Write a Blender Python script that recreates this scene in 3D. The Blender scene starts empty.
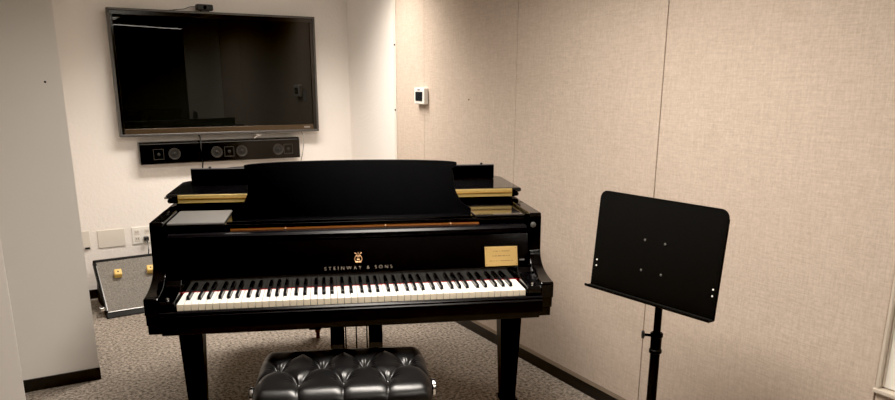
import bpy, bmesh, math, random
from mathutils import Vector, Matrix
random.seed(7)
PI = math.pi
D = bpy.data
C = bpy.context.scene.collection
scene = bpy.context.scene

# ------------------------------------------------------------------ helpers
def new_mat(name):
    m = D.materials.new(name); m.use_nodes = True
    nt = m.node_tree
    return m, nt, nt.nodes['Principled BSDF']

def simple(name, col, rough=.5, metal=0, bump=0, bscale=80, spec=.5, coat=0, emis=None, var=0):
    m, nt, b = new_mat(name)
    b.inputs['Base Color'].default_value = (*col, 1)
    b.inputs['Roughness'].default_value = rough
    b.inputs['Metallic'].default_value = metal
    b.inputs['Specular IOR Level'].default_value = spec
    if coat:
        b.inputs['Coat Weight'].default_value = coat; b.inputs['Coat Roughness'].default_value = .05
    if emis:
        b.inputs['Emission Color'].default_value = (*emis[0], 1); b.inputs['Emission Strength'].default_value = emis[1]
    tc = nt.nodes.new('ShaderNodeTexCoord')
    n = nt.nodes.new('ShaderNodeTexNoise'); n.inputs['Scale'].default_value = bscale; n.inputs['Detail'].default_value = 4
    nt.links.new(tc.outputs['Object'], n.inputs['Vector'])
    if var:
        r = nt.nodes.new('ShaderNodeMix'); r.data_type = 'RGBA'
        r.inputs[6].default_value = (*[c*(1-var) for c in col], 1); r.inputs[7].default_value = (*[min(1, c*(1+var)) for c in col], 1)
        nt.links.new(n.outputs['Fac'], r.inputs[0]); nt.links.new(r.outputs[2], b.inputs['Base Color'])
    if bump:
        bp = nt.nodes.new('ShaderNodeBump'); bp.inputs['Strength'].default_value = bump; bp.inputs['Distance'].default_value = .002
        nt.links.new(n.outputs['Fac'], bp.inputs['Height']); nt.links.new(bp.outputs['Normal'], b.inputs['Normal'])
    return m

class MB:
    def __init__(s): s.bm = bmesh.new()
    def box(s, x0, x1, y0, y1, z0, z1):
        vs = [s.bm.verts.new((x, y, z)) for x in (x0, x1) for y in (y0, y1) for z in (z0, z1)]
        for f in ((0,1,3,2),(4,6,7,5),(0,4,5,1),(2,3,7,6),(0,2,6,4),(1,5,7,3)): s.bm.faces.new([vs[i] for i in f])
        return s
    def hexa(s, lo, hi):          # two quads (4 points each) joined
        a = [s.bm.verts.new(p) for p in lo]; b = [s.bm.verts.new(p) for p in hi]
        s.bm.faces.new(a[::-1]); s.bm.faces.new(b)
        for i in range(4): s.bm.faces.new((a[i], a[(i+1)%4], b[(i+1)%4], b[i]))
        return s
    def prism(s, pts, axis, a0, a1):   # outline (u,v) extruded along axis
        def P(u, v, w): return {'x': (w, u, v), 'y': (u, w, v), 'z': (u, v, w)}[axis]
        a = [s.bm.verts.new(P(u, v, a0)) for u, v in pts]; b = [s.bm.verts.new(P(u, v, a1)) for u, v in pts]
        s.bm.faces.new(a[::-1]); s.bm.faces.new(b); n = len(pts)
        for i in range(n): s.bm.faces.new((a[i], a[(i+1)%n], b[(i+1)%n], b[i]))
        return s
    def lathe(s, prof, n=24, M=None):    # profile (r,z) about z
        M = M or Matrix(); rings = []
        for r, z in prof: rings.append([s.bm.verts.new(M @ Vector((r*math.cos(2*PI*i/n), r*math.sin(2*PI*i/n), z))) for i in range(n)])
        for a, b in zip(rings, rings[1:]):
            for i in range(n): s.bm.faces.new((a[i], a[(i+1)%n], b[(i+1)%n], b[i]))
        s.bm.faces.new(rings[0][::-1]); s.bm.faces.new(rings[-1]); return s
    def cyl(s, p, q, r, r2=None, n=16):
        p, q = Vector(p), Vector(q); d = q-p
        M = Matrix.Translation(p) @ d.to_track_quat('Z', 'Y').to_matrix().to_4x4()
        return s.lathe([(r, 0), (r2 or r, d.length)], n, M)
    def tube(s, pts, r, n=8):
        pts = [Vector(p) for p in pts]; rings = []
        for i, p in enumerate(pts):
            t = (pts[min(i+1, len(pts)-1)]-pts[max(i-1, 0)]).normalized()
            R = t.to_track_quat('Z', 'Y').to_matrix()
            rings.append([s.bm.verts.new(p + R @ Vector((r*math.cos(2*PI*k/n), r*math.sin(2*PI*k/n), 0))) for k in range(n)])
        for a, b in zip(rings, rings[1:]):
            for i in range(n): s.bm.faces.new((a[i], a[(i+1)%n], b[(i+1)%n], b[i]))
        s.bm.faces.new(rings[0][::-1]); s.bm.faces.new(rings[-1]); return s
    def build(s, name, mat, parent=None, bevel=0, seg=2, smooth=False, loc=None, rot=None):
        bmesh.ops.recalc_face_normals(s.bm, faces=s.bm.faces)
        me = D.meshes.new(name); s.bm.to_mesh(me); s.bm.free()
        me.materials.append(mat)
        if smooth:
            for p in me.polygons: p.use_smooth = True
            me.set_sharp_from_angle(angle=math.radians(35))
        o = D.objects.new(name, me); C.objects.link(o)
        if parent: o.parent = parent
        if loc is not None: o.location = loc
        if rot is not None: o.rotation_euler = (0, 0, rot)
        if bevel:
            b = o.modifiers.new('Bevel', 'BEVEL'); b.width = bevel; b.segments = seg; b.limit_method = 'ANGLE'; b.angle_limit = math.radians(40)
        return o

def tag(o, label=None, cat=None, group=None, kind=None):
    if label: o['label'] = label
    if cat: o['category'] = cat
    if group: o['group'] = group
    if kind: o['kind'] = kind
    return o
def thing(name, label, cat, loc=(0, 0, 0), rz=0, group=None):
    o = D.objects.new(name, None); C.objects.link(o); o.empty_display_size = .1
    o.location = loc; o.rotation_euler = (0, 0, rz)
    return tag(o, label, cat, group)

# ------------------------------------------------------------------ frames of reference
F_PX, CY, TH, ROLL, CAMH = 719.83, 271.86, .26059, .00417, 1.467
WY = .5256                       # the room is turned by this much against the camera
PY, PO = .16602, (-.3163, 2.4318) # the piano's turn and the middle of its key fronts
def W(x, y, z=0): return Vector((x*math.cos(WY)-y*math.sin(WY), x*math.sin(WY)+y*math.cos(WY), z))
def P(x, y, z=0): return Vector((PO[0]+x*math.cos(PY)-y*math.sin(PY), PO[1]+x*math.sin(PY)+y*math.cos(PY), z))

# ------------------------------------------------------------------ materials
def wall_mat(name, col, scale, strength, var=.03, dist=.002):
    m, nt, b = new_mat(name); b.inputs['Roughness'].default_value = .85; b.inputs['Specular IOR Level'].default_value = .25
    tc = nt.nodes.new('ShaderNodeTexCoord')
    n = nt.nodes.new('ShaderNodeTexNoise'); n.inputs['Scale'].default_value = scale; n.inputs['Detail'].default_value = 3
    n2 = nt.nodes.new('ShaderNodeTexNoise'); n2.inputs['Scale'].default_value = 1.5
    nt.links.new(tc.outputs['Object'], n.inputs['Vector']); nt.links.new(tc.outputs['Object'], n2.inputs['Vector'])
    r = nt.nodes.new('ShaderNodeMix'); r.data_type = 'RGBA'
    r.inputs[6].default_value = (*[c*(1-var) for c in col], 1); r.inputs[7].default_value = (*[c*(1+var) for c in col], 1)
    nt.links.new(n2.outputs['Fac'], r.inputs[0]); nt.links.new(r.outputs[2], b.inputs['Base Color'])
    bp = nt.nodes.new('ShaderNodeBump'); bp.inputs['Strength'].default_value = strength; bp.inputs['Distance'].default_value = dist
    nt.links.new(n.outputs['Fac'], bp.inputs['Height']); nt.links.new(bp.outputs['Normal'], b.inputs['Normal'])
    return m

def fabric_mat():
    m, nt, b = new_mat('woven wall fabric'); b.inputs['Roughness'].default_value = .95; b.inputs['Specular IOR Level'].default_value = .1
    L = nt.links.new
    tc = nt.nodes.new('ShaderNodeTexCoord')
    facs = []
    for sc, det in (((1, 14, 170), 4), ((1, 170, 14), 4)):
        mp = nt.nodes.new('ShaderNodeMapping'); mp.inputs['Scale'].default_value = sc
        n = nt.nodes.new('ShaderNodeTexNoise'); n.inputs['Scale'].default_value = 1.2; n.inputs['Detail'].default_value = det; n.inputs['Roughness'].default_value = .6
        L(tc.outputs['Object'], mp.inputs['Vector']); L(mp.outputs['Vector'], n.inputs['Vector']); facs.append(n)
    add = nt.nodes.new('ShaderNodeMath'); add.operation = 'ADD'; L(facs[0].outputs['Fac'], add.inputs[0]); L(facs[1].outputs['Fac'], add.inputs[1])
    fine = nt.nodes.new('ShaderNodeTexNoise'); fine.inputs['Scale'].default_value = 110; fine.inputs['Detail'].default_value = 2
    L(tc.outputs['Object'], fine.inputs['Vector'])
    a2 = nt.nodes.new('ShaderNodeMath'); a2.operation = 'MULTIPLY_ADD'; L(fine.outputs['Fac'], a2.inputs[0]); a2.inputs[1].default_value = .8; L(add.outputs[0], a2.inputs[2])
    cr = nt.nodes.new('ShaderNodeMapRange'); cr.inputs['From Min'].default_value = 1.05; cr.inputs['From Max'].default_value = 1.75
    L(a2.outputs[0], cr.inputs['Value'])
    mx = nt.nodes.new('ShaderNodeMix'); mx.data_type = 'RGBA'
    mx.inputs[6].default_value = (.51, .415, .337, 1); mx.inputs[7].default_value = (.65, .543, .46, 1)
    L(cr.outputs[0], mx.inputs[0]); L(mx.outputs[2], b.inputs['Base Color'])
    bp = nt.nodes.new('ShaderNodeBump'); bp.inputs['Strength'].default_value = .35; bp.inputs['Distance'].default_value = .0015
    L(a2.outputs[0], bp.inputs['Height']); L(bp.outputs['Normal'], b.inputs['Normal'])
    return m

def carpet_mat():
    m, nt, b = new_mat('speckled carpet'); b.inputs['Roughness'].default_value = 1; b.inputs['Specular IOR Level'].default_value = .05
    L = nt.links.new
    tc = nt.nodes.new('ShaderNodeTexCoord')
    v = nt.nodes.new('ShaderNodeTexNoise'); v.inputs['Scale'].default_value = 60; v.inputs['Detail'].default_value = 5; v.inputs['Roughness'].default_value = .75
    v2 = nt.nodes.new('ShaderNodeTexNoise'); v2.inputs['Scale'].default_value = 3
    L(tc.outputs['Object'], v.inputs['Vector']); L(tc.outputs['Object'], v2.inputs['Vector'])
    cr = nt.nodes.new('ShaderNodeValToRGB'); e = cr.color_ramp.elements
    e[0].position = .36; e[0].color = (.09, .074, .060, 1); e[1].position = .62; e[1].color = (.56, .485, .415, 1)
    L(v.outputs['Fac'], cr.inputs['Fac'])
    mx = nt.nodes.new('ShaderNodeMix'); mx.data_type = 'RGBA'; mx.blend_type = 'MULTIPLY'; mx.inputs[0].default_value = .25
    L(cr.outputs['Color'], mx.inputs[6]); L(v2.outputs['Fac'], mx.inputs[7]); L(mx.outputs[2], b.inputs['Base Color'])
    bp = nt.nodes.new('ShaderNodeBump'); bp.inputs['Strength'].default_value = .8; bp.inputs['Distance'].default_value = .006
    L(v.outputs['Fac'], bp.inputs['Height']); L(bp.outputs['Normal'], b.inputs['Normal'])
    return m

M_TVWALL = wall_mat('textured painted drywall', (.88, .83, .785), 55, .5, dist=.004)
M_PILLAR = wall_mat('smooth painted pillar', (.80, .76, .71), 160, .12)
M_NEAR = wall_mat('near painted wall', (.74, .69, .64), 60, .3)
M_REAR = wall_mat('dim rear wall', (.13, .12, .11), 60, .2)  # unseen walls coloured dark so glossy blacks reflect little light
M_CEIL = wall_mat('ceiling tiles', (.55, .52, .48), 90, .3)
M_FAB = fabric_mat(); M_CARPET = carpet_mat()
M_BASE = simple('black rubber baseboard', (.012, .011, .011), .45)
M_STRIP = simple('panel edge strip', (.30, .235, .175), .7)
M_EDGE = simple('cream corner trim', (.80, .74, .66), .5)
M_WFRAME = simple('painted frame', (.62, .545, .46), .5)
M_CREAM = wall_mat('cream board', (.88, .84, .77), 100, .08)
M_EBONY = simple('polished ebony', (.0035, .0035, .004), .09, spec=.38)
M_SATIN = simple('satin ebony', (.004, .004, .005), .25, spec=.2)
M_SHELF = simple('polished shelf top', (.008, .008, .009), .07, spec=.8)
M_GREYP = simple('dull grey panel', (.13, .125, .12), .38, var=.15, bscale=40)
M_LEG = simple('satin black legs', (.0045, .0045, .0045), .4, spec=.12)
M_DESK = simple('music desk ebony', (.0022, .0024, .003), .4, spec=.06)
M_IVORY = simple('white key plastic', (.80, .78, .735), .22)
M_IVORYF = simple('white key fronts', (.80, .70, .55), .35)
M_BKEY = simple('black key', (.010, .010, .011), .22)
M_FELT = simple('red felt', (.30, .015, .02), .95, bump=.4, bscale=300)
M_BRASS = simple('brass', (.80, .58, .22), .4, .75, bump=.1, bscale=60, var=.12)
M_SCREW = simple('dull steel', (.12, .12, .115), .5, .6)
M_DBRASS = simple('aged brass', (.20, .12, .04), .45, .7)
M_GOLD = simple('gold lettering', (.50, .29, .15), .5, .5)
M_SILVERLET = simple('pale gold lettering', (.40, .34, .27), .5, .4)
M_PLATE = simple('brushed brass plate', (.50, .335, .125), .5, .6, var=.25, bscale=9)
M_ENGR = simple('engraved dark', (.12, .07, .025), .6)
M_AMBER = simple('amber wood', (.28, .10, .025), .4)
M_CHROME = simple('chrome', (.75, .74, .72), .18, 1)
M_TVFRAME = simple('gunmetal frame', (.11, .105, .10), .35, .5)
M_TVBEZ = simple('gloss bezel', (.006, .006, .006), .12)
M_SCREEN = simple('dark glass screen', (.008, .0085, .008), .012, spec=.3)
M_BLKPL = simple('black plastic', (.012, .012, .013), .35)
M_SBAR = simple('gloss soundbar', (.005, .005, .005), .10)
M_CONE = simple('speaker cone', (.018, .017, .016), .35)
M_CONERIM = simple('cone ring', (.045, .042, .038), .3, .3)
M_WHITE = simple('white plastic', (.86, .83, .78), .35)
M_PLATEW = simple('painted cover plate', (.74, .69, .62), .45)
M_LCD = simple('thermostat display', (.02, .022, .024), .2)
M_BIND = simple('grey binding and highlight', (.30, .29, .28), .35, .5)
M_CASE = simple('black case', (.008, .008, .008), .5, spec=.15)
M_GREYCARP = simple('grey speckled covering', (.20, .185, .165), .95, bump=.8, bscale=120, var=.8)
M_YEL = simple('yellow wood block', (.72, .50, .15), .45, var=.1)
M_LEATHER = simple('black leather', (.0055, .0055, .006), .34, bump=.04, bscale=260, spec=.55)
M_STAND = simple('black powder coat', (.006, .006, .006), .5, spec=.15, bump=.1, bscale=500)
M_GREYWIRE = simple('pale wire', (.35, .32, .29), .5)
M_DIFF = simple('light diffuser', (.9, .9, .9), .5, emis=((1, .92, .80), 5))
M_TUBE = simple('bright tube', (.9, .9, .9), .5, emis=((1, .95, .86), 60))
M_METALW = simple('white fixture metal', (.7, .7, .68), .4)

# ------------------------------------------------------------------ room
def S(name, mb, mat, parent=None, bevel=0, kind='structure'):
    o = mb.build(name, mat, parent, bevel, rot=None if parent else WY)
    if not parent: o['kind'] = kind
    return o
XR, YT, CEIL = 2.195, 5.338, 2.30
S('floor', MB().box(-3.2, 4.6, -5.2, YT+.2, -.1, 0), M_CARPET)
S('ceiling', MB().box(-3.2, 4.6, -5.2, YT+.2, CEIL, CEIL+.1), M_CEIL)
S('wall_back', MB().box(.12, XR+.2, YT, YT+.12, 0, CEIL), M_TVWALL)
wr = S('wall_right', MB().box(XR+.02, XR+.14, -1.2, YT, 0, CEIL), M_TVWALL)
S('wall_front', MB().box(-3.1, 4.5, -5.2, -5.08, 0, CEIL).box(4.4, 4.5, -5.08, -1.2, 0, CEIL).box(XR+.14, 4.4, -1.3, -1.2, 0, CEIL), M_REAR)
S('wall_left', MB().box(-3.2, -3.08, -5.1, 3.80, 0, CEIL), M_REAR)
S('wall_pillar', MB().box(-3.1, .178, 3.80, YT+.12, 0, CEIL), M_PILLAR)
S('wall_near', MB().box(-3.08, -.132, 3.2, 3.24, 0, CEIL), M_NEAR)
# fabric panels of the right-hand wall, one metre wide each
seams = [4.479, 4.084, 3.098, 2.107, 1.124]
for a, b in zip(seams, seams[1:]):
    S('fabric_panel', MB().box(XR, XR+.03, b+(.001 if b == 4.084 else .0025), a-(.001 if a == 4.084 else .0025), .079, CEIL-.001), M_FAB, wr, bevel=.002)
a, b = 1.124, -1.19
S('fabric_panel', MB().box(XR, XR+.03, b, a-.0025, .079, .534), M_FAB, wr, bevel=.002)
S('seam_strip', MB().box(XR+.012, XR+.03, 1.11, 4.479, .065, CEIL-.002), simple('dark seam', (.20, .15, .10), .9), wr)
S('panel_bottom_strip', MB().box(XR-.002, XR+.03, -1.19, 4.479, .060, .078), M_STRIP, wr)
S('corner_strip', MB().box(XR-.001, XR+.03, 4.4795, 4.514, .060, CEIL-.001), M_EDGE, wr)
for z in (1.27+.42, 1.27): S('nail_head', MB().cyl((XR-.006, 4.491, z), (XR+.0, 4.491, z), .006), M_BLKPL, wr)
S('nail_head', MB().cyl((XR-.004, 3.55, 1.36), (XR+.0, 3.55, 1.36), .004), M_ENGR, wr)
# cream boarded window opening at the near end of the right wall
w1 = S('window_1', MB().box(XR+.012, XR+.03, -1.19, 1.1055, .553, CEIL-.002), M_CREAM)
fr = MB(); fr.box(XR-.008, XR+.03, 1.112, 1.123, .548, CEIL-.002); fr.box(XR+.006, XR+.03, 1.106, 1.112, .553, CEIL-.002)
S('window_frame', fr, M_WFRAME, w1, bevel=.003)
S('window_sill', MB().box(XR-.014, XR+.03, -1.19, 1.127, .535, .549), M_WFRAME, w1, bevel=.003)
# baseboards
S('baseboard_right', MB().box(XR-.003, XR+.02, -1.2, YT-.014, 0, .060), M_BASE)
S('baseboard_back', MB().box(.19, XR-.002, YT-.012, YT, 0, .062), M_BASE)
bp = MB(); bp.box(-.9, .182, 3.792, 3.80, 0, .062); bp.box(.178, .182, 3.80, YT-.013, 0, .062)
S('baseboard_pillar', bp, M_BASE)
S('nail_hole', MB().cyl((.11, 3.797, 1.451), (.11, 3.801, 1.451), .005), M_BLKPL).update_tag()
# ceiling lights out of view, some of them added for the light fall
def ceiling_light(x, y, sx, sy, label, power, spread=130, ang=0, emat=M_DIFF):
    t = thing('ceiling_light', label, 'ceiling light', W(x, y, CEIL), WY+ang, 'ceiling lights')
    f = MB()
    for (x0, x1, y0, y1) in ((-sx/2-.03, sx/2+.03, -sy/2-.03, -sy/2), (-sx/2-.03, sx/2+.03, sy/2, sy/2+.03), (-sx/2-.03, -sx/2, -sy/2, sy/2), (sx/2, sx/2+.03, -sy/2, sy/2)):
        f.box(x0, x1, y0, y1, -.05, 0)
    f.build('frame', M_METALW, t)
    MB().box(-sx/2, sx/2, -sy/2, sy/2, -.03, -.01).build('diffuser', emat, t)
    if not power: return t
    l = D.lights.new('lamp', 'AREA'); l.shape = 'RECTANGLE'; l.size = sx; l.size_y = sy; l.energy = power; l.color = (1, .925, .84); l.spread = math.radians(spread)
    lo = D.objects.new('lamp', l); C.objects.link(lo); lo.parent = t; lo.location = (0, 0, -.035)
    lo.visible_glossy = True
ceiling_light(1.35, 4.3, 1.2, .35, 'short added ceiling light between the piano and the television', 25.5, 125)  # unseen lamp added to put more light on the back wall
ceiling_light(1.0, 1.9, .5, 1.2, 'wide ceiling light above the keys of the piano', 42, 156)
ceiling_light(.7, -.6, 1.2, .5, 'wide added ceiling light over the spot in front of the music stand', 16, 150)  # unseen guessed lamp, added for the fall of light
ceiling_light(2.0, -2.13, 1.9, .08, 'long narrow ceiling light at the far end of the room', 0, 160, -.47, M_TUBE)

# ------------------------------------------------------------------ television group on the back wall
tv = thing('television', 'large flat black television hanging high on the back wall', 'television', W(1.235, YT, 1.091), WY)
hw, hh = .69, .813
MB().box(-.25, .25, -.03, 0, .2, .6).build('wall_bracket', M_BLKPL, tv)
MB().box(-hw+.02, hw-.02, -.065, -.03, .02, hh-.02).build('back_shell', M_BLKPL, tv)
f = MB()
for (x0, x1, z0, z1) in ((-hw, hw, 0, .017), (-hw, hw, hh-.014, hh), (-hw, -hw+.016, .017, hh-.014), (hw-.016, hw, .017, hh-.014)): f.box(x0, x1, -.085, -.03, z0, z1)
f.build('frame', M_TVFRAME, tv, bevel=.003)
f = MB()
for (x0, x1, z0, z1) in ((-hw+.016, hw-.016, hh-.042, hh-.014), (-hw+.016, -hw+.034, .017, hh-.042), (hw-.042, hw-.016, .017, hh-.042)): f.box(x0, x1, -.081, -.05, z0, z1)
f.build('bezel', M_TVBEZ, tv, bevel=.002)
MB().box(-hw+.034, hw-.042, -.082, -.05, .017, .052).build('lower_strip', simple('bronze gloss strip', (.075, .05, .03), .2, .3), tv, bevel=.002)
scr = MB(); n = 24
for i in range(n):     # slightly bowed glass
    pass
g = []
for i in range(n+1):
    x = -hw+.034+(2*hw-.076)*i/n
    g.append([scr.bm.verts.new((x, -.076+.0004*math.sin(PI*i/n*2.2), z)) for z in (.052, hh-.042)])
for a, b in zip(g, g[1:]): scr.bm.faces.new((a[0], b[0], b[1], a[1]))
scr.build('screen', M_SCREEN, tv, smooth=True)
MB().box(.58, .605, -.0785, -.0755, .22, .30).build('sticker', simple('dark sticker', (.018, .018, .018), .6, spec=.1), tv)
MB().box(.575, .62, -.0835, -.081, .028, .040).build('badge', simple('badge', (.22, .2, .18), .4), tv)

bar = thing('video_camera_bar', 'small black video camera sitting on top of the television', 'camera', W(1.158, YT-.055, 1.906), WY)
MB().box(-.055, .055, -.025, .03, .006, .046).build('body', M_BLKPL, bar, bevel=.008)
MB().box(-.028, .028, -.02, .02, 0, .007).build('foot', M_BLKPL, bar)
MB().lathe([(.012, 0), (.010, .004)], 16, Matrix.Translation((0, -.025, .026)) @ Matrix.Rotation(PI/2, 4, 'X')).build('lens', M_SCREEN, bar)
MB().tube([(-.05, .01, .03), (-.09, .012, .028), (-.13, .02, .012), (-.17, .03, .008), (-.2, .045, .004), (-.22, .050, .004)], .0022).build('cable', M_BLKPL, bar)

sb = thing('soundbar', 'long glossy black soundbar mounted under the television', 'soundbar', W(1.212, YT, .902), WY)
MB().prism([(-.0, .0), (-.075, .0), (-.08, .008), (-.08, .13), (-.065, .150), (0, .150)], 'x', -.557, .557).build('body', M_SBAR, sb, bevel=.002)
MB().box(-.555, .555, -.0815, -.079, .134, .1385).build('top_painted_highlight', simple('painted highlight grey', (.12, .12, .12), .25, .5), sb)  # grey strip painted in as the highlight along the top edge
for kind, u in (('h', -.438), ('c', -.335), ('c', -.05), ('h', .036), ('c', .125), ('c', .393), ('h', .468)):
    if kind == 'c':
        M = Matrix.Translation((u, -.0795, .066)) @ Matrix.Rotation(PI/2, 4, 'X')
        c_ = MB().lathe([(.040, 0), (.040, .004), (.034, .0045), (.030, .001), (.0305, .0005)], 28, M).build('driver_ring', M_CONERIM, sb, smooth=True)
        MB().lathe([(.030, .0005), (.030, .001), (.012, .0008), (.010, .004), (.004, .006)], 24, M).build('cone', M_CONE, c_, smooth=True)
    else:
        q = MB()
        for (x0, x1, z0, z1) in ((-.034, .034, .030, .036), (-.034, .034, .098, .102), (-.034, -.030, .036, .098), (.030, .034, .036, .098)): q.box(u+x0, u+x1, -.083, -.079, z0, z1)
        c_ = q.build('tweeter_frame', M_CONERIM, sb)
        MB().lathe([(.012, 0), (.010, .003), (.004, .005)], 20, Matrix.Translation((u, -.0795, .066)) @ Matrix.Rotation(PI/2, 4, 'X')).build('dome', M_CONE, c_, smooth=True)

o = MB().tube([W(1.055, YT-.045, 1.088), W(1.055, YT-.085, 1.075), W(1.053, YT-.095, 1.0), W(1.058, YT-.09, .9), W(1.055, YT-.05, .80), W(1.05, YT-.02, .55), W(1.0, YT-.02, .3)], .005).build('power_cable', M_BLKPL, None, smooth=True)
tag(o, 'black cable hanging from the television down across the soundbar', 'cable')
o = MB().tube([W(1.80, YT-.045, 1.088), W(1.805, YT-.07, 1.06), W(1.798, YT-.09, 1.0), W(1.785, YT-.09, .93), W(1.782, YT-.06, .88), W(1.78, YT-.02, .75), W(1.74, YT-.015, .5)], .0028).build('thin_wire', M_GREYWIRE, None, smooth=True)
tag(o, 'thin pale wire hanging at the right end of the soundbar', 'wire')
o = MB().tube([W(1.42, YT-.05, 1.084), W(1.46, YT-.08, 1.08), W(1.48, YT-.086, 1.078), W(1.45, YT-.088, 1.068), W(1.43, YT-.085, 1.055)], .004).build('connector_lead', M_GREYWIRE, None, smooth=True)
tag(o, 'short loose lead dangling below the middle of the television', 'wire')

# cover plates and socket on the back wall
def plate(x, z, w, h, label, mat=M_PLATEW):
    t = thing('cover_plate', label, 'wall plate', W(x, YT, z), WY)
    MB().box(-w/2, w/2, -.008, 0, -h/2, h/2).build('plate', mat, t, bevel=.003)
    for sx in (-1, 1): MB().cyl((sx*w*.3, -.0095, 0), (sx*w*.3, -.007, 0), .0035, n=10).build('screw', M_PLATEW, t)
    return t
plate(.428, .408, .172, .122, 'wide blank cover plate left of the power socket')
t = plate(.258, .412, .075, .125, 'narrow wall plate half hidden by the grey pillar')
MB().box(.0, .03, -.014, -.007, -.062, -.050).build('latch', M_BLKPL, t)
so = thing('power_socket', 'double power socket with a black plug above the grey case', 'power socket', W(.625, YT, .410), WY)
MB().box(-.066, .066, -.008, 0, -.06, .06).build('plate', M_WHITE, so, bevel=.003)
for sx in (-.033, .033):
    for sz in (-.024, .024):
        r_ = MB().box(sx-.016, sx+.016, -.0105, -.007, sz-.017, sz+.017).build('receptacle', M_PLATEW, so, bevel=.002)
        q = MB()
        for k in (-.006, .006): q.box(sx+k-.0015, sx+k+.0015, -.0112, -.0100, sz-.004, sz+.008)
        q.build('slot', M_BLKPL, r_)
pl = thing('power_plug', 'black plug and cord in the wall socket beside the piano', 'plug', W(.645, YT-.0125, .388), WY)
MB().box(-.016, .016, -.032, 0, -.014, .014).build('plug_body', M_BLKPL, pl, bevel=.005)
MB().tube([(0, -.03, 0), (.003, -.045, -.02), (.006, -.04, -.08), (-.002, -.035, -.13), (.01, -.03, -.2), (.01, -.02, -.36)], .004).build('cord', M_BLKPL, pl, smooth=True)

# thermostat on the fabric wall
th = thing('thermostat', 'small white thermostat with dark display on the fabric wall', 'thermostat', W(XR, 4.094, 1.369), WY)
MB().box(-.032, 0, -.066, .066, -.050, .050).build('housing', M_WHITE, th, bevel=.006)
MB().box(-.0345, -.030, -.046, .046, -.030, .026).build('display', M_LCD, th, bevel=.001)
MB().box(-.0335, -.030, -.012, .018, .034, .042).build('badge', simple('grey mark', (.2, .2, .2), .5), th)

# ------------------------------------------------------------------ slanted grey case on the floor
cs = thing('equipment_case', 'grey speckled case with black edges leaning against the back wall', 'case', W(.305, 4.80, 0), WY+.07)
ang = math.atan2(.315, .33); Lc = .455; T = .055
def cp(s, t): # along slope, out of the face
    return (s*math.cos(ang) - t*math.sin(ang) , s*math.sin(ang) + t*math.cos(ang) )
def slab(s0, s1, t0, t1, x0, x1):
    q = [cp(s0, t0), cp(s1, t0), cp(s1, t1), cp(s0, t1)]
    return MB().prism([(u, v) for u, v in q], 'x', x0, x1)
cw = .56
slab(.05, Lc-.018, -.04, -.003, .018, cw-.018).build('face_panel', M_GREYCARP, cs)
for (s0, s1, x0, x1) in ((0, .05, 0, cw), (Lc-.02, Lc, 0, cw), (.05, Lc-.02, 0, .02), (.05, Lc-.02, cw-.02, cw)):
    slab(s0, s1, -.05, .003, x0, x1).build('edge_strip', M_CASE, cs, bevel=.007, seg=3)
slab(.06, Lc-.05, .002, .005, .013, .018).build('side_highlight', M_BIND, cs)  # thin grey strip stands in for the highlight on the left edge
slab(.044, .049, .002, .005, .016, cw-.016).build('lower_binding', M_BIND, cs)
MB().prism([cp(0.03, -.045), cp(Lc-.02, -.045), (.46, .02), (.46, 0), (.05, 0)], 'x', .02, cw-.02).build('body', M_CASE, cs)
MB().box(-.03, .002, .03, .07, .045, .07).build('latch', M_CHROME, cs, bevel=.006)
for u in (.128, .330):
    s_ = .315; b0 = cp(s_, 0)
    k = thing('yellow_block', {.128: 'left yellow block on the face of the slanted grey case', .330: 'yellow block on the grey case next to the piano'}[u], 'block', cs.matrix_basis @ Vector((u, b0[0], b0[1])), WY, None)
    k.rotation_euler = (ang, 0, WY)
    MB().box(-.023, .023, -.0225, .0225, .0, .045).build('block', M_YEL, k, bevel=.007, seg=3)
    MB().lathe([(.007, .0), (.006, .0465)], 12, Matrix()).build('centre_dot', M_ENGR, k)

# ------------------------------------------------------------------ grand piano
pn = thing('grand_piano', 'black grand piano with its lid closed and front flap folded back', 'piano', P(0, 0, 0), PY)
def pb(mb, name, mat, bevel=0, parent=pn, **k): return mb.build(name, mat, parent, bevel, **k)
def spline(pts, n=10, closed=False):
    out = []; m = len(pts)
    for i in range(m-1):
        p0, p1, p2, p3 = pts[max(i-1, 0)], pts[i], pts[i+1], pts[min(i+2, m-1)]
        for k in range(n):
            t = k/n
            out.append(tuple(.5*((2*p1[j])+(-p0[j]+p2[j])*t+(2*p0[j]-5*p1[j]+4*p2[j]-p3[j])*t*t+(-p0[j]+3*p1[j]-3*p2[j]+p3[j])*t**3) for j in (0, 1)))
    out.append(pts[-1]); return out
def outline(s, y0, grow=0):   # plan of the case, bass spine on the left, bent side on the right
    curve = spline([(s, y0), (s, .86), (s-.10, 1.06), (s-.30, 1.24), (s-.46, 1.42), (s-.60, 1.62+grow), (s-.85, 1.70+grow), (-s+.18, 1.68+grow), (-s+.05, 1.58), (-s, 1.45)], 8)
    return curve + [(-s, y0)]
# case (outer rim) behind the arms
rim = outline(.715, .44)
ins = outline(.675, .44)
q = MB(); n = len(rim)
lo, hi, lo2, hi2 = [[q.bm.verts.new((x, y, z)) for x, y in L_] for L_, z in ((rim, .66), (rim, .974), (ins, .66), (ins, .974))]
for i in range(n-1):
    q.bm.faces.new((lo[i], lo[i+1], hi[i+1], hi[i])); q.bm.faces.new((lo2[i+1], lo2[i], hi2[i], hi2[i+1]))
    q.bm.faces.new((hi[i], hi[i+1], hi2[i+1], hi2[i])); q.bm.faces.new((lo[i+1], lo[i], lo2[i], lo2[i+1]))
for i in (0, n-1): q.bm.faces.new((lo[i], hi[i], hi2[i], lo2[i]))
pb(q, 'case_rim', M_EBONY, smooth=True)
pb(MB().prism(outline(.674, .40), 'z', .67, .69), 'soundboard', M_SATIN)
pb(MB().prism(outline(.73, .565, .02), 'z', .980, .9985), 'lid', M_SATIN, bevel=.008)
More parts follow.
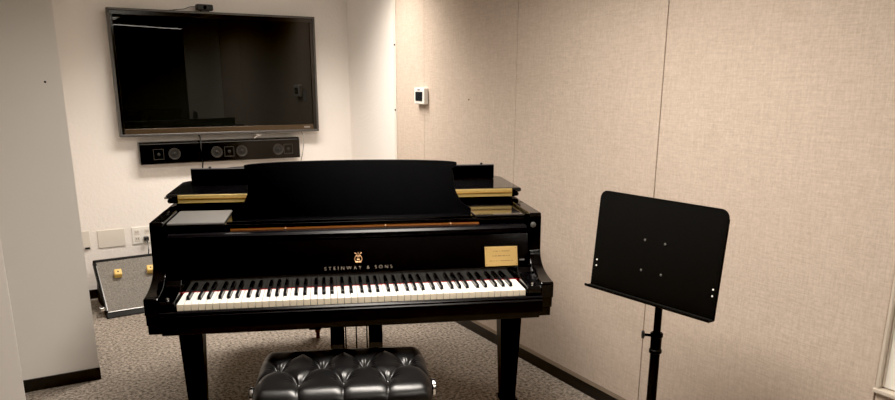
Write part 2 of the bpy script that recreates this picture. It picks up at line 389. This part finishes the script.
pb(MB().prism([(-.733, .555), (.738, .555), (.740, .93), (.706, .995), (-.70, .995), (-.735, .93)], 'z', 1.0, 1.0185), 'folded_flap', M_SHELF, bevel=.008)
h = MB().box(-.684, .693, .549, .5545, 1.003, 1.0175); h.box(-.684, .686, .559, .5645, .981, .9955)
h = MB().box(-.684, .693, .5475, .5548, 1.0025, 1.0165)
for k in range(46): pass
hg = pb(h, 'long_hinge', M_BRASS, bevel=.001)
pb(MB().box(-.684, .693, .5475, .5645, .9835, .9975), 'hinge_leaf', M_BRASS, bevel=.001)
pb(MB().cyl((-.684, .5465, 1.0), (.693, .5465, 1.0), .0028, n=10), 'hinge_pin', simple('dark brass', (.35, .2, .06), .4, 1))
pb(MB().box(-.775, -.70, .73, .80, .974, .982), 'spine_hinge', simple('dull brass', (.18, .13, .08), .4, .8), bevel=.002)

# arms
arm = [(.46, .974), (.195, .974), (.188, .96), (.185, .86)] + spline([(.184, .83), (.172, .80), (.14, .775), (.09, .758), (.03, .750), (.008, .749)], 5) + [(.002, .743), (.002, .690), (.013, .686), (.013, .650), (.028, .645), (.028, .612), (.46, .612)]
for s_ in (-1, 1):
    x0, x1 = sorted((s_*.7185, s_*.672))
    a_ = pb(MB().prism(arm, 'x', x0, x1), 'arm', M_EBONY, bevel=.003)
    # turned step on the inside of the arm
    x0, x1 = sorted((s_*.672, s_*.662))
    pb(MB().prism([(.40, .90), (.215, .90), (.205, .88), (.205, .83), (.195, .80), (.16, .785), (.155, .775), (.155, .71), (.40, .71)], 'x', x0, x1), 'inner_moulding', M_SATIN, parent=a_, bevel=.002)
    if s_ > 0: pb(MB().lathe([(.011, 0), (.011, .006), (.006, .009)], 16, Matrix.Translation((s_*.686, .190, .929)) @ Matrix.Rotation(PI/2, 4, 'X')), 'pivot_screw', M_SCREW, parent=a_, smooth=True)
    # key block at the end of the keys
    x0, x1 = sorted((s_*.6185, s_*.671))
    kb = [(.149, .70), (.0, .70), (.0, .727), (.01, .735)] + spline([(.05, .738), (.09, .741), (.115, .748), (.135, .758), (.145, .768), (.149, .772)], 5)
    k_ = pb(MB().prism(kb, 'x', x0, x1), 'key_block', M_EBONY, bevel=.003)
    pb(MB().lathe([(.006, 0), (.005, .003), (.002, .005)], 14, Matrix.Translation((s_*.645, .03, .738))), 'screw', M_CHROME, parent=k_, smooth=True)
# keybed and keyslip
pb(MB().box(-.671, .671, .006, .46, .612, .645), 'keybed', M_EBONY, bevel=.004)
pb(MB().prism([(.0, .645), (-.022, .645), (-.022, .683), (-.026, .688), (-.022, .693), (-.022, .700), (-.014, .705), (-.008, .705), (-.006, .645)], 'x', -.671, .671), 'keyslip', M_SATIN, bevel=.0015)
# keyboard
kbd = pb(MB().box(-.6175, .6175, .0, .15, .66, .70), 'keyboard', M_SATIN)
pb(MB().box(-.6175, .6175, .1475, .1495, .70, .7272), 'red_felt_strip', M_FELT, parent=kbd)
WPITCH = 1.225/52
def wname(i): return (i+5) % 7           # 0=C ... 6=B, first key is A
blacks = []
off = {0: -.0035, 1: .0035, 3: -.005, 4: 0, 5: .005}
for i in range(51):
    if wname(i) in off: blacks.append((-1.225/2+(i+1)*WPITCH+off[wname(i)]))
wk_mesh = {}
def white_key(i):
    xL, xR = -1.225/2+i*WPITCH+.0009, -1.225/2+(i+1)*WPITCH-.0009
    l = [b for b in blacks if abs(b-(xL)) < .010]; r = [b for b in blacks if abs(b-(xR)) < .010]
    bl = (l[0]+.0069) if l else xL; br = (r[0]-.0069) if r else xR
    pts = [(xL, 0), (xR, 0), (xR, .050), (br, .050), (br, .148), (bl, .148), (bl, .050), (xL, .050)]
    out = []
    for p in pts:
        if not out or out[-1] != p: out.append(p)
    o = MB().prism(out, 'z', .703, .725).build('white_key', M_IVORY, kbd, .0007, 2)
    o.data.materials.append(M_IVORYF)
    for pol in o.data.polygons:
        if pol.normal.y < -.9 and pol.center.y < .001: pol.material_index = 1
for i in range(52): white_key(i)
bk = None
for x in blacks:
    if bk is None:
        bk = MB().hexa([(-.0062, .0, .71), (.0062, .0, .71), (.0062, .096, .71), (-.0062, .096, .71)], [(-.0052, .005, .7368), (.0052, .005, .7368), (.0052, .096, .7378), (-.0052, .096, .7378)]).build('black_key', M_BKEY, kbd, .0015, 3)
        bk.location = (x, .052, 0)
    else:
        c = bk.copy(); C.objects.link(c); c.parent = kbd; c.location = (x, .052, 0)
# fallboard
fb = pb(MB().prism([(.150, .728), (.170, .728), (.20, .895), (.183, .898), (.150, .775)], 'x', -.664, .664), 'fallboard', M_EBONY)
pb(MB().prism([(.188, .897), (.186, .902), (.186, .918), (.192, .926), (.205, .930), (.245, .930), (.245, .897)], 'x', -.664, .664), 'fallboard_rail', M_SATIN, parent=fb, bevel=.003)
fa = math.atan2(.183-.150, .898-.775)
def on_fb(o, x, z):     # lay a flat child (drawn in its xz plane facing -y) on the fallboard
    yy = .150+(z-.775)*math.tan(fa)
    o.parent = fb; o.location = (x, yy-.0006, z); o.rotation_euler = (-fa, 0, 0)
def text_mesh(name, s, size, mat, spacing=1.0, ext=.0004, scale=(1, 1)):
    cu = D.curves.new(name, 'FONT'); cu.body = s; cu.size = size; cu.align_x = 'CENTER'; cu.extrude = ext; cu.space_character = spacing; cu.offset = -.00035
    o = D.objects.new(name, cu); C.objects.link(o)
    bpy.context.view_layer.update()
    me = D.meshes.new_from_object(o.evaluated_get(bpy.context.evaluated_depsgraph_get()))
    D.objects.remove(o); me.transform(Matrix.Rotation(PI/2, 4, 'X') @ Matrix.Diagonal((scale[0], scale[1], 1, 1)))
    me.materials.clear(); me.materials.append(mat)
    o = D.objects.new(name, me); C.objects.link(o); return o
tx = text_mesh('maker_lettering', 'STEINWAY & SONS', .0175, M_SILVERLET, 1.7)
wd = max(v.co.x for v in tx.data.vertices)-min(v.co.x for v in tx.data.vertices)
tx.data.transform(Matrix.Diagonal((.250/wd, 1, 1, 1)))
on_fb(tx, .012, .787)
# lyre emblem above the lettering
em = MB()
def ribbon(pts, r): em.tube([(x, 0, z) for x, z in pts], r, 6)
for s_ in (-1, 1):
    ribbon([(s_*x, z) for x, z in spline([(.002, .002), (.010, .004), (.0135, .012), (.010, .021), (.006, .027), (.009, .033), (.013, .034)], 5)], .0016)
    ribbon([(s_*.0035, .004), (s_*.0035, .030)], .0006)
    ribbon([(s_*x, z) for x, z in spline([(.0, .0), (.007, -.001), (.012, .002)], 5)], .0014)
ribbon([(0, .004), (0, .030)], .0007); ribbon([(-.010, .0225), (.010, .0225)], .0012); ribbon([(-.008, .0), (.008, .0)], .0018)
ribbon([(0, .030), (0, .037)], .0016); ribbon([(-.0045, .010), (.0045, .010)], .0018)
on_fb(em.build('lyre_emblem', M_GOLD), .012, .812)
# engraved plate on the right of the fallboard
npl = MB().box(-.064, .064, -.0015, .0006, -.0375, .0375).build('name_plate', M_PLATE, None, .0012); on_fb(npl, .556, .815)
eg = MB()
for z, x0, x1, hgt in ((.020, -.030, .030, .0035), (.002, -.034, .036, .0045), (-.017, -.046, .046, .0028)):
    x = x0
    while x < x1:
        w = random.choice((.0022, .003, .0016)); eg.box(x, x+w, -.0019, -.0014, z-hgt/2, z+hgt/2*random.uniform(.5, 1)); x += w+random.choice((.0012, .0012, .0012, .005))
for sx in (-.058, .058):
    for sz in (-.031, .031): eg.lathe([(.0018, 0), (.0016, .0006)], 8, Matrix.Translation((sx, -.0014, sz)) @ Matrix.Rotation(PI/2, 4, 'X'))
e_ = eg.build('engraving', M_ENGR, npl)
pb(MB().box(-.010, .010, -.0018, .0, -.003, .003), 'lock_plate', M_TVFRAME, parent=fb); on_fb(D.objects['lock_plate'], .637, .800)
# strip of amber wood in the gap above the fallboard and shelf over it
am = pb(MB().box(-.448, .482, .231, .24, .9305, .9380), 'amber_strip', M_AMBER)
for x in (-.25, .12, .37): pb(MB().lathe([(.004, 0), (.004, .004), (.002, .006)], 12, Matrix.Translation((x, .228, .934)) @ Matrix.Rotation(PI/2, 4, 'X')), 'brass_pin', M_GOLD, parent=am, smooth=True)
sh = pb(MB().box(-.669, .669, .228, .50, .9395, .9535), 'shelf_base', M_EBONY, bevel=.003)
for s_ in (-1, 1):
    x0, x1 = sorted((s_*.669, s_*.468))
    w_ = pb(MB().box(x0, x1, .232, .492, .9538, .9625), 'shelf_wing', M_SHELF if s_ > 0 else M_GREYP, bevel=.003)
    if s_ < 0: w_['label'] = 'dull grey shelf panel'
pb(MB().box(-.462, .462, .245, .36, .9538, .9600), 'desk_tray', M_EBONY, bevel=.002)
# music desk
half = [(0.0, 0.0), (.455, 0.0), (.457, .026), (.444, .034)] + spline([(.436, .040), (.418, .058), (.402, .085), (.394, .115), (.391, .150), (.389, .172)], 5) + [(.387, .178), (.404, .188), (.406, .206)]
top = [(.406*math.cos(PI/2*k/12), .206+.016*math.sin(PI/2*k/12)) for k in range(1, 13)]
full = half + top; full = full + [(-x, z) for x, z in full[::-1] if x > 1e-6]
ff = []
for p_ in full:
    if not ff or (abs(ff[-1][0]-p_[0])+abs(ff[-1][1]-p_[1])) > 1e-5: ff.append(p_)
dk = pb(MB().prism(ff, 'y', 0, .014), 'music_desk', M_DESK, bevel=.003)
dk.location = (.008, .295, .955); dk.rotation_euler = (math.radians(-14), 0, 0)
pb(MB().box(-.02, .02, 0, .02, 0, .16), 'desk_prop', M_SATIN); D.objects['desk_prop'].location = (0, .38, .955); D.objects['desk_prop'].rotation_euler = (math.radians(10), 0, 0)
# legs
def leg(x, y, ztop, zblock, parent=pn):
    w1, w0 = .047, .0305
    l = MB().hexa([(x-w0, y-w0, .155), (x+w0, y-w0, .155), (x+w0, y+w0, .155), (x-w0, y+w0, .155)], [(x-w1, y-w1, ztop), (x+w1, y-w1, ztop), (x+w1, y+w1, ztop), (x-w1, y+w1, ztop)]).build('leg', M_LEG, parent, .003)
    MB().hexa([(x-.030, y-.030, .095), (x+.030, y-.030, .095), (x+.030, y+.030, .095), (x-.030, y+.030, .095)], [(x-.040, y-.040, .157), (x+.040, y-.040, .157), (x+.040, y+.040, .157), (x-.040, y+.040, .157)]).build('foot_block', M_EBONY, l, .003)
    MB().lathe([(.018, .058), (.020, .07), (.020, .096)], 20, Matrix.Translation((x, y, 0))).build('caster_collar', M_BRASS, l, smooth=True)
    MB().box(x-.016, x-.012, y-.02, y+.03, .025, .062).box(x+.012, x+.016, y-.02, y+.03, .025, .062).build('caster_fork', M_BRASS, l)
    MB().cyl((x-.011, y+.012, .03), (x+.011, y+.012, .03), .03, n=28).build('caster_wheel', M_BRASS, l, .002, smooth=True)
leg(-.630, .32, .614, 0); leg(.634, .32, .614, 0)
x, y = -.195, 1.60
l = MB().hexa([(x-.035, y-.03, .062), (x+.035, y-.03, .062), (x+.035, y+.03, .062), (x-.035, y+.03, .062)], [(x-.05, y-.045, .68), (x+.05, y-.045, .68), (x+.05, y+.045, .68), (x-.05, y+.045, .68)]).build('leg', M_LEG, pn, .003)
MB().lathe([(.012, .036), (.016, .045), (.016, .065)], 20, Matrix.Translation((x+.015, y, 0))).build('caster_collar', M_DBRASS, l, smooth=True)
MB().cyl((x+.005, y, .022), (x+.027, y, .022), .022, n=24).build('caster_wheel', M_DBRASS, l, .002, smooth=True)
# pedal lyre
ly = pb(MB().box(-.16, .165, .30, .42, .585, .612), 'pedal_lyre', M_EBONY, bevel=.003)
for x0, x1 in ((-.102, -.046), (.052, .108)): MB().box(x0, x1, .325, .375, .19, .59).build('post', M_EBONY, ly, .004)
MB().box(-.15, .155, .29, .43, .095, .195).build('pedal_box', M_EBONY, ly, .006)
for x_ in (-.040, .003, .046): MB().cyl((x_, .36, .19), (x_, .36, .59), .0028, n=8).build('rod', M_SATIN, ly)
for x_ in (-.075, .003, .08):
    MB().hexa([(x_-.010, .30, .11), (x_+.010, .30, .11), (x_+.010, .30, .122), (x_-.010, .30, .122)], [(x_-.019, .19, .088), (x_+.019, .19, .088), (x_+.019, .19, .099), (x_-.019, .19, .099)]).build('pedal', M_BRASS, ly, .004, 3)
for s_ in (-1, 1): MB().cyl((s_*.09, .42, .19), (s_*.09, .80, .665), .007, n=10).build('brace', M_EBONY, ly)

# long low black bar lying on the folded flap
bx = thing('wooden_bar', 'long low black bar lying across the folded piano lid', 'bar', P(0, .87, 1.0195), PY)
MB().box(-.681, .684, -.012, .014, 0, .063).build('board', M_SATIN, bx, .003)
MB().box(-.681, .684, -.0125, .0145, .0632, .0655).build('top_edge', simple('grey top edge', (.10, .10, .105), .3), bx)
for x in (-.60, .625): MB().lathe([(.006, 0), (.006, .006), (.003, .008)], 12, Matrix.Translation((x, 0, .0655))).build('stud', M_BLKPL, bx)

# ------------------------------------------------------------------ tufted bench
BW, BD, ZT, ZB = .59, .41, .508, .395
bn = thing('piano_bench', 'button-tufted black leather bench in front of the piano keys', 'bench', P(-.060, -.105, 0), PY-.032)
btn = [(x, .035) for x in (-.222, -.074, .074, .222)] + [(x, -.085) for x in (-.148, 0, .148)] + [(x, -.20) for x in (-.222, -.074, .074, .222)] + [(x, .155) for x in (-.148, 0, .148)]
btn = [b for b in btn if abs(b[1]) < .12]
creases = []
for a in btn:
    for dx, dy in ((.074, .12), (-.074, .12), (.074, -.12), (-.074, -.12)):
        creases.append((a, (a[0]+dx, a[1]+dy)))
for x in (-.148, 0, .148): creases = [c for c in creases if not (c[0] == (x, -.085) and c[1][1] < -.1)]; 
for x in (-.148, 0, .148): creases.append(((x, -.085), (x, -.23)))
def segd(p, a, b):
    ax, ay = a; bx_, by = b; dx, dy = bx_-ax, by-ay
    t = max(0, min(1, ((p[0]-ax)*dx+(p[1]-ay)*dy)/(dx*dx+dy*dy)))
    return math.hypot(p[0]-ax-t*dx, p[1]-ay-t*dy)
def b_ph(b): return 40*b[0]+9*b[1]
def height(x, y):
    z = 0
    db = min(math.hypot(x-b[0], y-b[1]) for b in btn)
    dc = min(segd((x, y), *c) for c in creases)
    z -= .020*math.exp(-(db/.018)**2) + .010*math.exp(-(db/.045)**2)
    g_ = .45+.55*math.exp(-(db/.045)**2)
    z -= g_*(.006*math.exp(-(dc/.0045)**2) + .009*math.exp(-(dc/.015)**2))
    # puckers round the buttons
    nb = min(btn, key=lambda b: math.hypot(x-b[0], y-b[1])); a = math.atan2(y-nb[1], x-nb[0])
    z += .0018*math.cos(11*a+b_ph(nb))*math.exp(-((db-.022)/.014)**2)
    return z
cu = MB(); nx, ny = 210, 150; R_ = .045; grid = []
def super_map(u, v):   # rounded box cross-section: u,v in -1..1 over top + sides
    return u, v
ring = []
for j in range(ny+1):
    row = []
    for i in range(nx+1):
        # parametrise so the outer border wraps down the sides
        def wrap(t, half):
            tot = half + .055
            d = t*tot; s = abs(d); sg = 1 if d >= 0 else -1
            if s <= half-R_: return sg*s, 0.
            a_ = (s-(half-R_))/(R_*PI/2)
            if a_ <= 1: return sg*(half-R_+R_*math.sin(a_*PI/2)), -R_*(1-math.cos(a_*PI/2))
            return sg*half, -R_-(s-(half-R_)-R_*PI/2)
        X, dzx = wrap(-1+2*i/nx, BW/2); Y, dzy = wrap(-1+2*j/ny, BD/2)
        # plump bulge of the sides, softened corners
        cr_ = (abs(X)/(BW/2))**8*(abs(Y)/(BD/2))**8
        z = ZT + min(dzx, dzy, 0) if True else 0
        z = ZT + dzx + dzy if (dzx == 0 or dzy == 0) else ZT - math.hypot(dzx, dzy)
        z += height(X, Y)*(1 if dzx+dzy > -.03 else max(0, 1+(dzx+dzy+.03)/.04))
        z += .006*(1-(X/(BW/2))**2)*(1-(Y/(BD/2))**2)
        z = max(z, ZB)
        X *= 1-.045*(abs(Y)/(BD/2))**6-.02*cr_; Y *= 1-.035*(abs(X)/(BW/2))**6-.02*cr_
        row.append(cu.bm.verts.new((X, Y, z)))
    grid.append(row)
for j in range(ny):
    for i in range(nx): cu.bm.faces.new((grid[j][i], grid[j][i+1], grid[j+1][i+1], grid[j+1][i]))
cush = cu.build('cushion', M_LEATHER, bn, smooth=False)
for p_ in cush.data.polygons: p_.use_smooth = True
for b in btn: MB().lathe([(.0085, -.004), (.0085, .0), (.006, .003), (.002, .0042)], 16, Matrix.Translation((b[0], b[1], ZT-.030+.004))).build('button', M_LEATHER, cush, smooth=True)
MB().box(-BW/2+.005, BW/2-.005, -BD/2+.005, BD/2-.005, .345, .42).build('apron', M_EBONY, bn, .004)
for sx in (-1, 1):
    for sy in (-1, 1):
        x, y = sx*(BW/2-.035), sy*(BD/2-.035)
        MB().hexa([(x-.017, y-.017, 0), (x+.017, y-.017, 0), (x+.017, y+.017, 0), (x-.017, y+.017, 0)], [(x-.025, y-.025, .35), (x+.025, y-.025, .35), (x+.025, y+.025, .35), (x-.025, y+.025, .35)]).build('leg', M_LEG, bn, .003)
    M = Matrix.Translation((sx*(BW/2-.003), -.02, .425)) @ Matrix.Rotation(sx*PI/2, 4, 'Y')
    kn = MB().lathe([(.008, 0), (.008, .010), (.028, .011), (.030, .014), (.030, .024), (.027, .026)], 28, M).build('height_knob', M_BLKPL, bn, smooth=True)
    MB().lathe([(.0302, .015), (.0305, .019), (.0302, .023)], 28, M).build('knob_band', M_CHROME, kn, smooth=True)

# ------------------------------------------------------------------ music stand
SY, ST = -.9356, .0859
st = thing('music_stand', 'black metal music stand with an empty flat desk by the fabric wall', 'music stand', (.671+.805*.052, 2.283+.593*.052, 0), SY)
pw, ph, r = .25, .17, .028
pts = [(-pw, -ph), (pw, -ph)] + [(pw-r+r*math.cos(a*PI/12), ph-r+r*math.sin(a*PI/12)) for a in range(7)] + [(-pw+r-r*math.sin(a*PI/12), ph-r+r*math.cos(a*PI/12)) for a in range(7)]
ds = MB().prism(pts, 'y', 0, .0025).build('desk', M_STAND, st)
ds.location = (0, -.052, .931); ds.rotation_euler = (-ST, 0, 0)
q = MB()
lip = [(.0, -.1655), (.0, -.170), (-.026, -.172), (-.030, -.168), (-.030, -.161), (-.028, -.161), (-.028, -.1655)]
q.prism([(y, z) for y, z in lip], 'x', -.252, .252)
q.build('ledge', M_STAND, ds, .0012)
q = MB()   # folded rim round the back of the plate
q.box(-pw, -pw+.0025, 0, .006, -ph, ph-r).box(pw-.0025, pw, 0, .006, -ph, ph-r).box(-pw+r, pw-r, 0, .006, ph-.0025, ph)
q.build('back_rim', M_STAND, ds)
M_DOT = simple('bare metal screw', (.30, .29, .27), .35, .8); M_WDOT = simple('white rivet', (.85, .82, .78), .4)
for x in (-.04, .04):
    for z in (.030, -.0715): MB().lathe([(.0042, 0), (.003, .0018)], 12, Matrix.Translation((x, 0, z)) @ Matrix.Rotation(PI/2, 4, 'X')).build('screw', M_DOT, ds)
for x in (-.233, .233):
    for z in (-.0745, -.095): MB().lathe([(.0033, 0), (.0028, .0012)], 12, Matrix.Translation((x, 0, z)) @ Matrix.Rotation(PI/2, 4, 'X')).build('dot', M_WDOT, ds)  # small white dots near both sides of the desk
MB().box(-.05, .05, -.044, -.020, .86, .98).build('mounting_bracket', M_STAND, st, .003)
MB().box(-.014, .014, -.030, .012, .885, .915).build('tilt_hinge', M_STAND, st, .003)
MB().cyl((0, 0, .55), (0, 0, .90), .0125, n=24).build('upper_tube', M_STAND, st, smooth=True)
MB().cyl((0, 0, .06), (0, 0, .60), .0165, n=24).build('lower_tube', M_STAND, st, smooth=True)
cl = MB().lathe([(.018, .565), (.0215, .568), (.0215, .578), (.0185, .582), (.0185, .622), (.0215, .626), (.0215, .636), (.018, .640)], 24).build('clutch', M_STAND, st, smooth=True)
MB().cyl((-.015, -.012, .628), (-.034, -.027, .628), .005, n=12).build('clamp_screw', M_STAND, cl)
MB().lathe([(.008, 0), (.014, .002), (.014, .010), (.009, .012)], 10, Matrix.Translation((-.030, -.024, .628)) @ Vector((-.78, -.62, 0)).to_track_quat('Z', 'Y').to_matrix().to_4x4()).build('clamp_knob', M_BLKPL, cl)
for k in range(3):
    a = k*2*PI/3+.5; dx, dy = math.cos(a), math.sin(a)
    lg = MB().tube([(dx*.012, dy*.012, .16), (dx*.06, dy*.06, .12), (dx*.16, dy*.16, .05), (dx*.25, dy*.25, .012)], .0075, 10).build('leg', M_STAND, st, smooth=True)
    MB().cyl((dx*.238, dy*.238, .012), (dx*.27, dy*.27, .012), .012, n=12).build('rubber_foot', M_BLKPL, lg)
MB().cyl((0, 0, .10), (0, 0, .19), .021, n=20).build('base_hub', M_STAND, st, smooth=True)

# ------------------------------------------------------------------ camera, world, colour
cam = D.cameras.new('camera'); co = D.objects.new('camera', cam); C.objects.link(co)
Fv = Vector((0, math.cos(TH), -math.sin(TH))); Rv = Vector((1, 0, 0)); Uv = Rv.cross(Fv)
R2 = Rv*math.cos(ROLL)+Uv*math.sin(ROLL); U2 = -Rv*math.sin(ROLL)+Uv*math.cos(ROLL)
M3 = Matrix((R2, U2, -Fv)).transposed()
co.matrix_world = Matrix.Translation((0, 0, CAMH)) @ M3.to_4x4()
cam.sensor_fit = 'HORIZONTAL'; cam.sensor_width = 36; cam.lens = 36*F_PX/895; cam.shift_y = (CY-200)/895
cam.clip_start = .05
scene.camera = co
w = D.worlds.new('world'); scene.world = w; w.use_nodes = True
w.node_tree.nodes['Background'].inputs[0].default_value = (.9, .8, .7, 1); w.node_tree.nodes['Background'].inputs[1].default_value = .02
scene.view_settings.view_transform = 'Standard'; scene.view_settings.look = 'None'; scene.view_settings.exposure = 0
vs = scene.view_settings; vs.use_curve_mapping = True
cmp_ = vs.curve_mapping; cmp_.black_level = (.0066, .0064, .0062); cmp_.white_level = (.86, .86, .86); cmp_.update()
scene.cycles.use_denoising = True
scene.cycles.max_bounces = 8
